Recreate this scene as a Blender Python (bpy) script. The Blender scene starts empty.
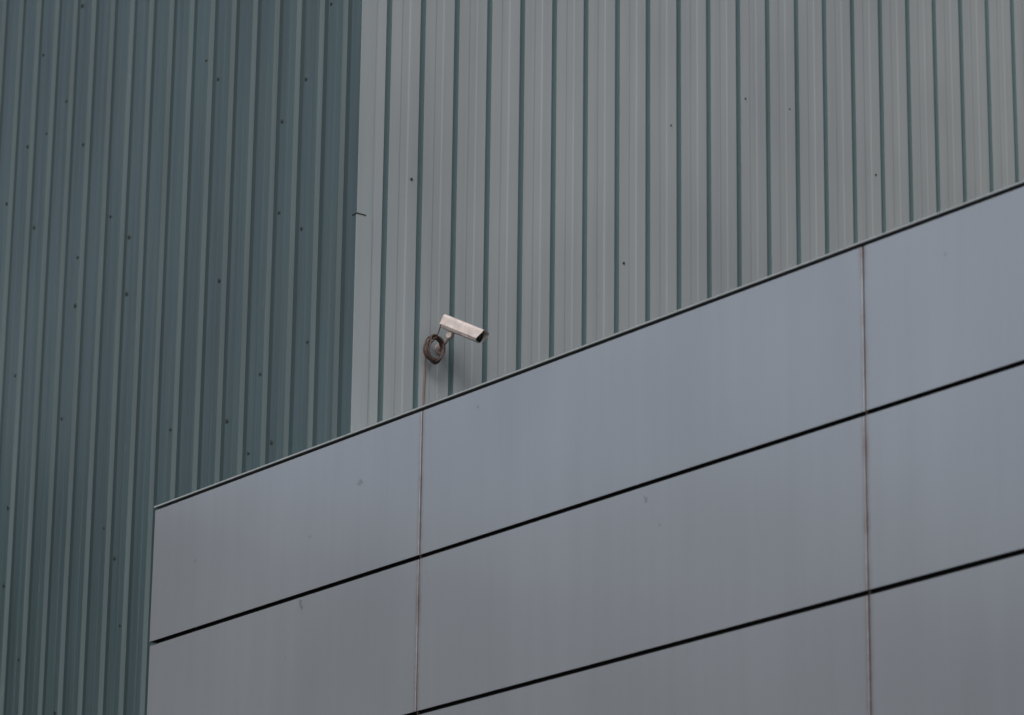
import bpy, math, random
from mathutils import Vector, Matrix
random.seed(7)
scene = bpy.context.scene
scene.view_settings.view_transform = 'Standard'
scene.view_settings.look = 'None'
scene.view_settings.exposure = 0

# ---------- building frame: corner of the warehouse, two perpendicular wall directions
CX, CY = -0.989, 22.0
UL = Vector((-0.6018, 0.7986, 0)).normalized()   # along the green wall
UR = Vector((UL.y, -UL.x, 0))                    # along the grey wall
def G(t, s, z):
    return Vector((CX, CY, 0)) + UL*t + UR*s + Vector((0, 0, z))

# ---------- helpers
def link(o, parent=None):
    scene.collection.objects.link(o)
    if parent: o.parent = parent
    return o
def empty(name):
    return link(bpy.data.objects.new(name, None))
def mesh_obj(name, verts, faces, mats, parent=None, midx=None, smooth=False):
    me = bpy.data.meshes.new(name)
    me.from_pydata([tuple(v) for v in verts], [], faces)
    for m in mats: me.materials.append(m)
    if midx:
        for p, i in zip(me.polygons, midx): p.material_index = i
    if smooth:
        for p in me.polygons: p.use_smooth = True
    me.update()
    return link(bpy.data.objects.new(name, me), parent)
BOXF = [(0,1,2,3),(7,6,5,4),(0,4,5,1),(1,5,6,2),(2,6,7,3),(3,7,4,0)]
def gbox(V, F, t0, t1, s0, s1, z0, z1):
    b = len(V)
    for z in (z0, z1):
        for (t, s) in ((t0,s0),(t1,s0),(t1,s1),(t0,s1)):
            V.append(G(t, s, z))
    F += [tuple(i+b for i in f) for f in BOXF]
def curve_obj(name, pts, r, mat, parent, cyclic=False):
    cu = bpy.data.curves.new(name, 'CURVE'); cu.dimensions = '3D'
    cu.bevel_depth = r; cu.bevel_resolution = 3; cu.resolution_u = 6
    sp = cu.splines.new('BEZIER'); sp.bezier_points.add(len(pts)-1)
    for bp, p in zip(sp.bezier_points, pts):
        bp.co = p; bp.handle_left_type = bp.handle_right_type = 'AUTO'
    sp.use_cyclic_u = cyclic
    cu.materials.append(mat)
    return link(bpy.data.objects.new(name, cu), parent)

# ---------- materials
def newmat(name):
    m = bpy.data.materials.new(name); m.use_nodes = True
    nt = m.node_tree
    return m, nt, nt.nodes['Principled BSDF']
def noise(nt, scale, mapscale=(1,1,1), detail=5, rough=0.55):
    tc = nt.nodes.new('ShaderNodeTexCoord'); mp = nt.nodes.new('ShaderNodeMapping')
    mp.inputs['Scale'].default_value = mapscale
    n = nt.nodes.new('ShaderNodeTexNoise')
    n.inputs['Scale'].default_value = scale; n.inputs['Detail'].default_value = detail
    n.inputs['Roughness'].default_value = rough
    nt.links.new(tc.outputs['Object'], mp.inputs['Vector'])
    nt.links.new(mp.outputs['Vector'], n.inputs['Vector'])
    return n.outputs['Fac']
def math_(nt, op, a, b=0.0, c=None):
    n = nt.nodes.new('ShaderNodeMath'); n.operation = op
    for i, v in enumerate((a, b, c)):
        if v is None: continue
        if isinstance(v, (int, float)): n.inputs[i].default_value = v
        else: nt.links.new(v, n.inputs[i])
    return n.outputs[0]
def ramp(nt, fac, p0, p1, c0, c1):
    r = nt.nodes.new('ShaderNodeValToRGB')
    r.color_ramp.elements[0].position = p0; r.color_ramp.elements[1].position = p1
    r.color_ramp.elements[0].color = (*c0, 1); r.color_ramp.elements[1].color = (*c1, 1)
    nt.links.new(fac, r.inputs['Fac']); return r.outputs['Color']
def mix(nt, a, b, fac, mode='MIX'):
    n = nt.nodes.new('ShaderNodeMix'); n.data_type = 'RGBA'; n.blend_type = mode
    for sock, v in ((n.inputs['Factor'], fac), (n.inputs['A'], a), (n.inputs['B'], b)):
        if isinstance(v, (int, float)): sock.default_value = v
        elif isinstance(v, tuple): sock.default_value = (*v, 1)
        else: nt.links.new(v, sock)
    return n.outputs['Result']
def bump(nt, bsdf, h, strength, dist):
    b = nt.nodes.new('ShaderNodeBump'); b.inputs['Strength'].default_value = strength
    b.inputs['Distance'].default_value = dist
    nt.links.new(h, b.inputs['Height']); nt.links.new(b.outputs['Normal'], bsdf.inputs['Normal'])

def cladding(name, base, dirt, streak_amt=0.5, rough=0.5, chips=0.0, chipcol=(0.3,0.33,0.33)):
    m, nt, bs = newmat(name)
    streak = noise(nt, 1.0, (14, 14, 0.35), 5)
    blotch = noise(nt, 0.45, (1, 1, 0.6), 3)
    f1 = ramp(nt, streak, 0.42, 0.75, (0,0,0), (1,1,1))
    c = mix(nt, base, dirt, math_(nt, 'MULTIPLY', f1, streak_amt))
    c = mix(nt, c, ramp(nt, blotch, 0.3, 0.7, (0.82,0.83,0.84), (1.1,1.1,1.1)), 1.0, 'MULTIPLY')
    if chips:
        ch = ramp(nt, noise(nt, 3.0, (9, 9, 1.3), 4, 0.7), 0.66, 0.72, (0,0,0), (1,1,1))
        c = mix(nt, c, chipcol, math_(nt, 'MULTIPLY', ch, chips))
    nt.links.new(c, bs.inputs['Base Color'])
    bs.inputs['Roughness'].default_value = rough
    bump(nt, bs, noise(nt, 1.5, (2, 2, 0.6), 2), 0.25, 0.02)
    return m
m_grey = cladding('grey_cladding_paint', (0.365,0.395,0.405), (0.28,0.31,0.32), 0.45, 0.5, 0.25, (0.24,0.25,0.25))
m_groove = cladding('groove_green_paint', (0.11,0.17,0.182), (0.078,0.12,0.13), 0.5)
m_green = cladding('green_cladding_paint', (0.076,0.118,0.126), (0.042,0.069,0.075), 0.75, 0.42, 0.35, (0.15,0.195,0.20))
m_greenv = cladding('green_valley_dark', (0.042,0.069,0.074), (0.026,0.045,0.049), 0.5)  # darker green on the valley floor and one slope
m_flash = cladding('flashing_paint', (0.35,0.385,0.395), (0.28,0.31,0.315), 0.4)

def simple(name, col, rough=0.5, metal=0.0, var=0.15, sc=30):
    m, nt, bs = newmat(name)
    c = mix(nt, col, ramp(nt, noise(nt, sc, detail=3), 0.3, 0.75, (1-var,)*3, (1+var*0.4,)*3), 1.0, 'MULTIPLY')
    nt.links.new(c, bs.inputs['Base Color'])
    bs.inputs['Roughness'].default_value = rough; bs.inputs['Metallic'].default_value = metal
    return m
m_dark = simple('joint_shadow_gap', (0.018,0.018,0.02), 0.8)
m_core = simple('panel_core_edge', (0.03,0.028,0.028), 0.7)
m_seal = simple('rusty_joint_sealant', (0.06,0.042,0.038), 0.8, 0, 0.5, 6)
m_cap = simple('parapet_cap_metal', (0.42,0.46,0.47), 0.5)
m_screw = simple('fastener_metal', (0.03,0.035,0.035), 0.6)
m_white = simple('weathered_white_housing', (0.74,0.64,0.60), 0.5, 0, 0.3, 18)
m_glass = simple('dark_lens_glass', (0.01,0.01,0.012), 0.1)
m_bracket = simple('bracket_metal', (0.50,0.42,0.39), 0.5, 0, 0.3)
m_cable = simple('cable_rubber', (0.10,0.060,0.050), 0.6, 0, 0.4)
m_cable2 = simple('old_conduit_plastic', (0.22,0.16,0.14), 0.6, 0, 0.4)
m_asph = simple('asphalt', (0.05,0.05,0.05), 0.9, 0, 0.3, 4)
m_plain = simple('plain_roof_membrane', (0.06,0.06,0.065), 0.8, 0, 0.2, 3)
m_block = simple('dark_added_block', (0.07,0.065,0.065), 0.85, 0, 0.3, 1.5)  # kept dark for the unseen blocks added to shape the light
m_win = simple('added_block_glass', (0.02,0.025,0.03), 0.12)  # glass on the added block outside the view

m_panel, nt, bs = newmat('composite_panel_paint')
c = mix(nt, (0.465,0.50,0.54), ramp(nt, noise(nt, 0.45, (1,1,1), 2), 0.3, 0.7, (0.91,0.91,0.91), (1.05,1.05,1.05)), 1.0, 'MULTIPLY')
c = mix(nt, c, ramp(nt, noise(nt, 1.0, (9,9,0.5), 4), 0.35, 0.8, (1.01,1.01,1.01), (0.96,0.957,0.952)), 1.0, 'MULTIPLY')
# rusty weathering that bleeds from the vertical joints (every 3.738 m along the wall)
tc = nt.nodes.new('ShaderNodeTexCoord'); dp = nt.nodes.new('ShaderNodeVectorMath'); dp.operation = 'DOT_PRODUCT'
nt.links.new(tc.outputs['Object'], dp.inputs[0]); dp.inputs[1].default_value = UL
off = -Vector((CX, CY, 0)).dot(UL) + 1.590 + 1.869 + 37.38
tt = math_(nt, 'ADD', dp.outputs['Value'], off)
dist = math_(nt, 'ABSOLUTE', math_(nt, 'SUBTRACT', math_(nt, 'MODULO', tt, 3.738), 1.869))
near = nt.nodes.new('ShaderNodeMapRange'); near.inputs['From Min'].default_value = 0.004; near.inputs['From Max'].default_value = 0.045
near.inputs['To Min'].default_value = 1; near.inputs['To Max'].default_value = 0
nt.links.new(dist, near.inputs['Value'])
rn = ramp(nt, noise(nt, 2.0, (1,1,2.5), 5, 0.7), 0.35, 0.7, (0.2,0.2,0.2), (0.95,0.95,0.95))
c = mix(nt, c, (0.22,0.15,0.14), math_(nt, 'MULTIPLY', math_(nt, 'POWER', near.outputs[0], 1.7), rn))
sp = ramp(nt, noise(nt, 5.0, (1,1,1), 3, 0.6), 0.73, 0.75, (0,0,0), (1,1,1))
c = mix(nt, c, (0.2,0.2,0.21), math_(nt, 'MULTIPLY', sp, 0.5))
nt.links.new(c, bs.inputs['Base Color']); bs.inputs['Roughness'].default_value = 0.27
bs.inputs['Metallic'].default_value = 0.45
bump(nt, bs, noise(nt, 0.9, (1,1,1), 1), 0.10, 0.03)

# ---------- warehouse
wh = empty('corrugated_warehouse')
P = 0.2695; H = 16.0
def wall(name, length, first, prof, place, mats):
    pts = [(0.0, 0.0, 0)]
    k = 0
    while first + k*P < length - P:
        c0 = first + k*P
        jit = random.uniform(-0.003, 0.003)
        for (a, d, mi) in prof: pts.append((c0+a+jit, d, mi))
        k += 1
    pts.append((length, 0.0, 0))
    V, F, M = [], [], []
    for (a, d, _) in pts:
        V.append(place(a, d, 0.0)); V.append(place(a, d, H))
    for i in range(len(pts)-1):
        F.append((2*i, 2*i+2, 2*i+3, 2*i+1)); M.append(pts[i][2])
    return mesh_obj(name, V, F, mats, wh, M)
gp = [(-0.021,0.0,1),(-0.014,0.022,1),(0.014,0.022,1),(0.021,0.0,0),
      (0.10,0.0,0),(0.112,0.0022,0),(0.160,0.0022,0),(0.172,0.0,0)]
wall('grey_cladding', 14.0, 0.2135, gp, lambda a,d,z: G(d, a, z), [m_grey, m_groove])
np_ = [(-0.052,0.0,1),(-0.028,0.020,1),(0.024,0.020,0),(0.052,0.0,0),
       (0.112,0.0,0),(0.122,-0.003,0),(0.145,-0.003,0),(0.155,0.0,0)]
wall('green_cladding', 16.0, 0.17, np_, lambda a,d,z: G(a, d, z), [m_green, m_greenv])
V, F = [], []
gbox(V, F, 0.06, 15.9, 0.06, 13.9, 0.0, H-0.05)
mesh_obj('building_core', V, F, [m_plain], wh)
# unseen block added right of the view to shade the grey wall
V, F = [], []
gbox(V, F, -12.0, -1.0, 7.1, 12.5, 0.0, 17.0)
gbox(V, F, -1.002, 0.06, 7.4, 12.2, 0.0, 16.6)
mesh_obj('unseen_shade_block', V, F, [m_plain], wh)
# corner flashing, two lengths lapped
zl = 9.39
V, F = [], []
V2, F2 = [], []
for (z0, z1, o) in ((0.0, zl, 0.009), (zl-0.06, H, 0.005)):
    gbox(V, F, -o, -0.002, -o, 0.11, z0, z1)
    gbox(V2, F2, -o+0.002, 0.06, -o+0.001, -0.001, z0, z1)
mesh_obj('corner_flashing', V, F, [m_flash], wh)
mesh_obj('corner_flashing_return', V2, F2, [m_green], wh)
V, F = [], []
gbox(V, F, -0.012, 0.04, -0.012, 0.06, zl-0.003, zl+0.004)
mesh_obj('flashing_lap_edge', V, F, [m_screw], wh)
# fasteners
V, F = [], []
def screw(p, n, r):
    a = Vector((0,0,1)); b = n.cross(a).normalized(); k0 = len(V); N = 8
    for h, rr in ((0.0, r), (0.006, r*0.8)):
        for i in range(N):
            th = 2*math.pi*i/N
            V.append(p + n*h + a*(rr*math.sin(th)) + b*(rr*math.cos(th)))
    for i in range(N):
        j = (i+1) % N; F.append((k0+i, k0+j, k0+N+j, k0+N+i))
    F.append(tuple(k0+N+i for i in range(N)))
for k in range(55):
    for z in [6.2+0.8*i for i in range(10)]:
        if random.random() < 0.36:
            t = 0.17 + k*P + random.choice((0.08, 0.19))
            screw(G(t, 0.0, z + random.uniform(-0.3, 0.3)), -UR, random.uniform(0.009, 0.018))
for k in range(45):
    for z in [8.4+1.3*i for i in range(4)]:
        if random.random() < 0.2:
            screw(G(0.0, 0.2135 + k*P + random.choice((0.06, 0.2)), z+random.uniform(-0.4,0.4)), -UL, random.uniform(0.005, 0.011))
mesh_obj('fasteners', V, F, [m_screw], wh)

# ---------- panel clad block
pb = empty('panel_clad_building')
SF = -0.60; TOP = 7.645
V, F = [], []
gbox(V, F, -16.5, 1.27, SF+0.03, 7.05, 0.0, TOP-0.03)
mesh_obj('backing_wall', V, F, [m_dark], pb)
joints_t = [1.303, -1.590, -5.328, -9.066, -12.804, -16.542]
zj = [TOP-0.028, 5.150+1.6, 4.246+1.6]
while zj[-1] > 1.0: zj.append(zj[-1]-0.904)
hg, vg = 0.012, 0.0065
for i in range(len(joints_t)-1):
    t1, t0 = joints_t[i], joints_t[i+1]
    for j in range(len(zj)-1):
        zt = zj[j] - (hg if j else 0.0); zb = zj[j+1] + hg
        a = t0 + vg; b = t1 - (vg if i else 0)
        V, F = [], []
        gbox(V, F, a, b, SF, SF+0.028, zb, zt)
        V[0] -= UR*random.uniform(0, .004); V[4] -= UR*random.uniform(0, .004)
        V[1] -= UR*random.uniform(0, .004); V[5] = V[4]+V[1]-V[0]
        o = mesh_obj('panel', V, F, [m_panel, m_core], pb, [1,1,0,0,1,0])
        md = o.modifiers.new('b', 'BEVEL'); md.width = 0.0015; md.segments = 1
V, F = [], []
for t in joints_t[1:-1]:
    gbox(V, F, t-vg+0.0005, t+vg-0.0005, SF+0.008, SF+0.027, zj[-1], zj[0])
mesh_obj('joint_sealant', V, F, [m_seal], pb)
V, F = [], []
gbox(V, F, 1.275, 1.302, SF+0.03, 0.0, 0.0, TOP-0.06)
mesh_obj('end_return', V, F, [m_panel], pb)
V, F = [], []
gbox(V, F, -16.55, 1.314, SF-0.006, 0.4, TOP-0.012, TOP)
o = mesh_obj('parapet_cap', V, F, [m_cap], pb)
md = o.modifiers.new('b', 'BEVEL'); md.width = 0.003; md.segments = 2
V, F = [], []
gbox(V, F, -16.4, -9.6, -3.3, SF-0.02, 0.0, 8.2)  # unseen block added to darken the panels at lower right
o = mesh_obj('unseen_shade_wing', V, F, [m_block], pb)

# ---------- security camera
sc = empty('security_camera')
cen = Vector((-0.3117, 22.2, 8.690))
f = Vector((0.817, -0.385, -0.455)).normalized()
side = f.cross(Vector((0,0,1))).normalized(); up = side.cross(f).normalized()
M = Matrix((( f.x, side.x, up.x, cen.x),(f.y, side.y, up.y, cen.y),(f.z, side.z, up.z, cen.z),(0,0,0,1)))
def rsec(w, h, r, n=5):
    out = []
    for (cy, cz, a0) in ((w-r,h-r,0),(-w+r,h-r,90),(-w+r,-h+r,180),(w-r,-h+r,270)):
        for i in range(n+1):
            a = math.radians(a0 + 90*i/n); out.append((cy+r*math.cos(a), cz+r*math.sin(a)))
    return out
def loft(name, secs, mat):
    V, F = [], []; n = len(secs[0][1])
    for x, s in secs: V += [M @ Vector((x, y, z)) for y, z in s]
    for k in range(len(secs)-1):
        for i in range(n):
            j = (i+1) % n; F.append((k*n+i, k*n+j, (k+1)*n+j, (k+1)*n+i))
    F.append(tuple(range(n))[::-1]); F.append(tuple((len(secs)-1)*n+i for i in range(n)))
    return mesh_obj(name, V, F, [mat], sc)
loft('housing', [(-0.145, rsec(.028,.028,.012)), (-0.138, rsec(.037,.037,.014)), (0.125, rsec(.037,.037,.014)), (0.132, rsec(.034,.034,.013))], m_white)
loft('front_bezel', [(0.1325, rsec(.030,.030,.012)), (0.137, rsec(.030,.030,.012))], m_glass)
loft('lens', [(0.1375, rsec(.015,.015,.0145)), (0.142, rsec(.012,.012,.0115))], m_glass)
prof = []
W, T = 0.044, 0.048
prof.append((W, -0.020))
for i in range(9):
    a = math.radians(90*i/8); prof.append((W-0.018+0.018*math.cos(a), T-0.018+0.018*math.sin(a)))
for i in range(9):
    a = math.radians(90+90*i/8); prof.append((-W+0.018+0.018*math.cos(a), T-0.018+0.018*math.sin(a)))
prof.append((-W, -0.020))
V, F = [], []
n = len(prof)
for x0 in (-0.150, 0.160):
    for k, (y, z) in enumerate(prof):
        xx = x0
        if x0 > 0 and z < 0: xx = 0.138
        V.append(M @ Vector((xx, y, z)))
for i in range(n-1): F.append((i, i+1, n+i+1, n+i))
o = mesh_obj('sun_shield', V, F, [m_white], sc)
md = o.modifiers.new('s', 'SOLIDIFY'); md.thickness = 0.003
def cyl(name, p0, p1, r0, r1, mat, N=20):
    p0, p1 = Vector(p0), Vector(p1); ax = (p1-p0).normalized()
    b = ax.orthogonal().normalized(); c2 = ax.cross(b)
    V, F = [], []
    for p, r in ((p0, r0), (p1, r1)):
        for i in range(N):
            a = 2*math.pi*i/N; V.append(p + b*(r*math.cos(a)) + c2*(r*math.sin(a)))
    for i in range(N):
        j = (i+1) % N; F.append((i, j, N+j, N+i))
    F.append(tuple(range(N))[::-1]); F.append(tuple(N+i for i in range(N)))
    o = mesh_obj(name, V, F, [mat], sc)
    md = o.modifiers.new('b', 'BEVEL'); md.width = 0.002; md.segments = 2
    return o
mount = G(0.0, 0.655, 8.620)
pivot = M @ Vector((-0.070, 0, -0.064))
cyl('wall_plate', mount, mount - UL*0.014, 0.034, 0.032, m_bracket)
cyl('arm', mount - UL*0.012, pivot - Vector((0,0,0.006)), 0.012, 0.011, m_bracket)
cyl('pivot_knuckle', pivot - side*0.020, pivot + side*0.020, 0.019, 0.019, m_bracket)
cyl('mount_stem', pivot, M @ Vector((-0.065, 0, -0.036)), 0.013, 0.017, m_bracket)
cyl('cable_gland', M @ Vector((-0.165, 0, -0.012)), M @ Vector((-0.144, 0, -0.012)), 0.008, 0.010, m_cable)
cc = G(-0.045, 0.572, 8.590)
pts = []
turns = 7
for i in range(turns*8):
    a = 2*math.pi*i/8 + 1.2
    w = 0.062 + random.uniform(-0.016, 0.011); h = 0.084 + random.uniform(-0.020, 0.012)
    pts.append(cc + UR*(w*math.cos(a)) + Vector((0,0,h*math.sin(a))) - UL*(0.06*i/(turns*8) + random.uniform(-0.004,0.004)))
curve_obj('cable_coil', pts, 0.0052, m_cable, sc)
rear = M @ Vector((-0.163, 0, -0.012))
curve_obj('cable_lead', [rear, rear - f*0.008 - Vector((0,0,0.02)), cc + UR*0.0 + Vector((0,0,0.078)) - UL*0.04, cc - UR*0.062 - UL*0.03], 0.004, m_cable, sc)
curve_obj('cable_drop', [cc - UR*0.05 - Vector((0,0,0.04)), G(-0.014, 0.541, 8.46), G(-0.010, 0.538, 8.33), G(-0.010, 0.536, 8.1), G(-0.010, 0.535, 7.62)], 0.0055, m_cable2, sc)

# ---------- unseen block added left of view: dark panel reflections, shade on green
nb = empty('unseen_reflection_block')
V, F = [], []
gbox(V, F, 6.4, 18.0, -10.0, -1.0, 0.0, 9.4)
gbox(V, F, 6.2, 18.2, -30.0, -10.003, 0.0, 10.6)
mesh_obj('added_block_walls', V, F, [m_block], nb)
V, F = [], []
for fl in range(3):
    for k in range(9):
        s0 = -29.0 + k*3.0
        tw = 6.17 if s0 < -11.5 else 6.37
        gbox(V, F, tw, tw+0.05, s0, s0+1.4, 1.0+2.8*fl, 2.5+2.8*fl)
mesh_obj('added_block_windows', V, F, [m_win], nb)

# ---------- ground
S = 3000
mesh_obj('ground', [(-S,-S,0),(S,-S,0),(S,S,0),(-S,S,0)], [(0,1,2,3)], [m_asph])

# ---------- light
w = bpy.data.worlds.new('World'); scene.world = w; w.use_nodes = True
nt = w.node_tree; bg = nt.nodes['Background']
sky = nt.nodes.new('ShaderNodeTexSky'); sky.sky_type = 'NISHITA'; sky.sun_disc = False
sd = Vector((-0.15, -0.72, 0.68)).normalized()
sky.sun_elevation = math.asin(sd.z); sky.sun_rotation = math.atan2(sd.x, sd.y)
sky.dust_density = 3.0
hs = nt.nodes.new('ShaderNodeHueSaturation'); hs.inputs['Saturation'].default_value = 0.55
nt.links.new(sky.outputs['Color'], hs.inputs['Color']); nt.links.new(hs.outputs['Color'], bg.inputs['Color'])
bg.inputs['Strength'].default_value = 0.13
sl = bpy.data.lights.new('sun', 'SUN'); sl.energy = 0.64; sl.angle = math.radians(22); sl.color = (1, 0.99, 0.97)
so = link(bpy.data.objects.new('sun', sl)); so.rotation_euler = sd.to_track_quat('Z', 'Y').to_euler()

# ---------- camera
cd = bpy.data.cameras.new('camera'); cam = link(bpy.data.objects.new('camera', cd))
cd.sensor_width = 36; cd.lens = 3693/1024*36; cd.clip_end = 10000; cd.clip_start = 0.1
th = math.radians(17.3); ro = math.radians(0.72)
R = Vector((1,0,0)); U = Vector((0,-math.sin(th),math.cos(th))); Fw = Vector((0,math.cos(th),math.sin(th)))
Rc = R*math.cos(ro) + U*math.sin(ro); Uc = U*math.cos(ro) - R*math.sin(ro)
cam.matrix_world = Matrix(((Rc.x,Uc.x,-Fw.x,0),(Rc.y,Uc.y,-Fw.y,0),(Rc.z,Uc.z,-Fw.z,1.6),(0,0,0,1)))
cd.dof.use_dof = True; cd.dof.focus_distance = 22.6; cd.dof.aperture_fstop = 2.4
scene.camera = cam
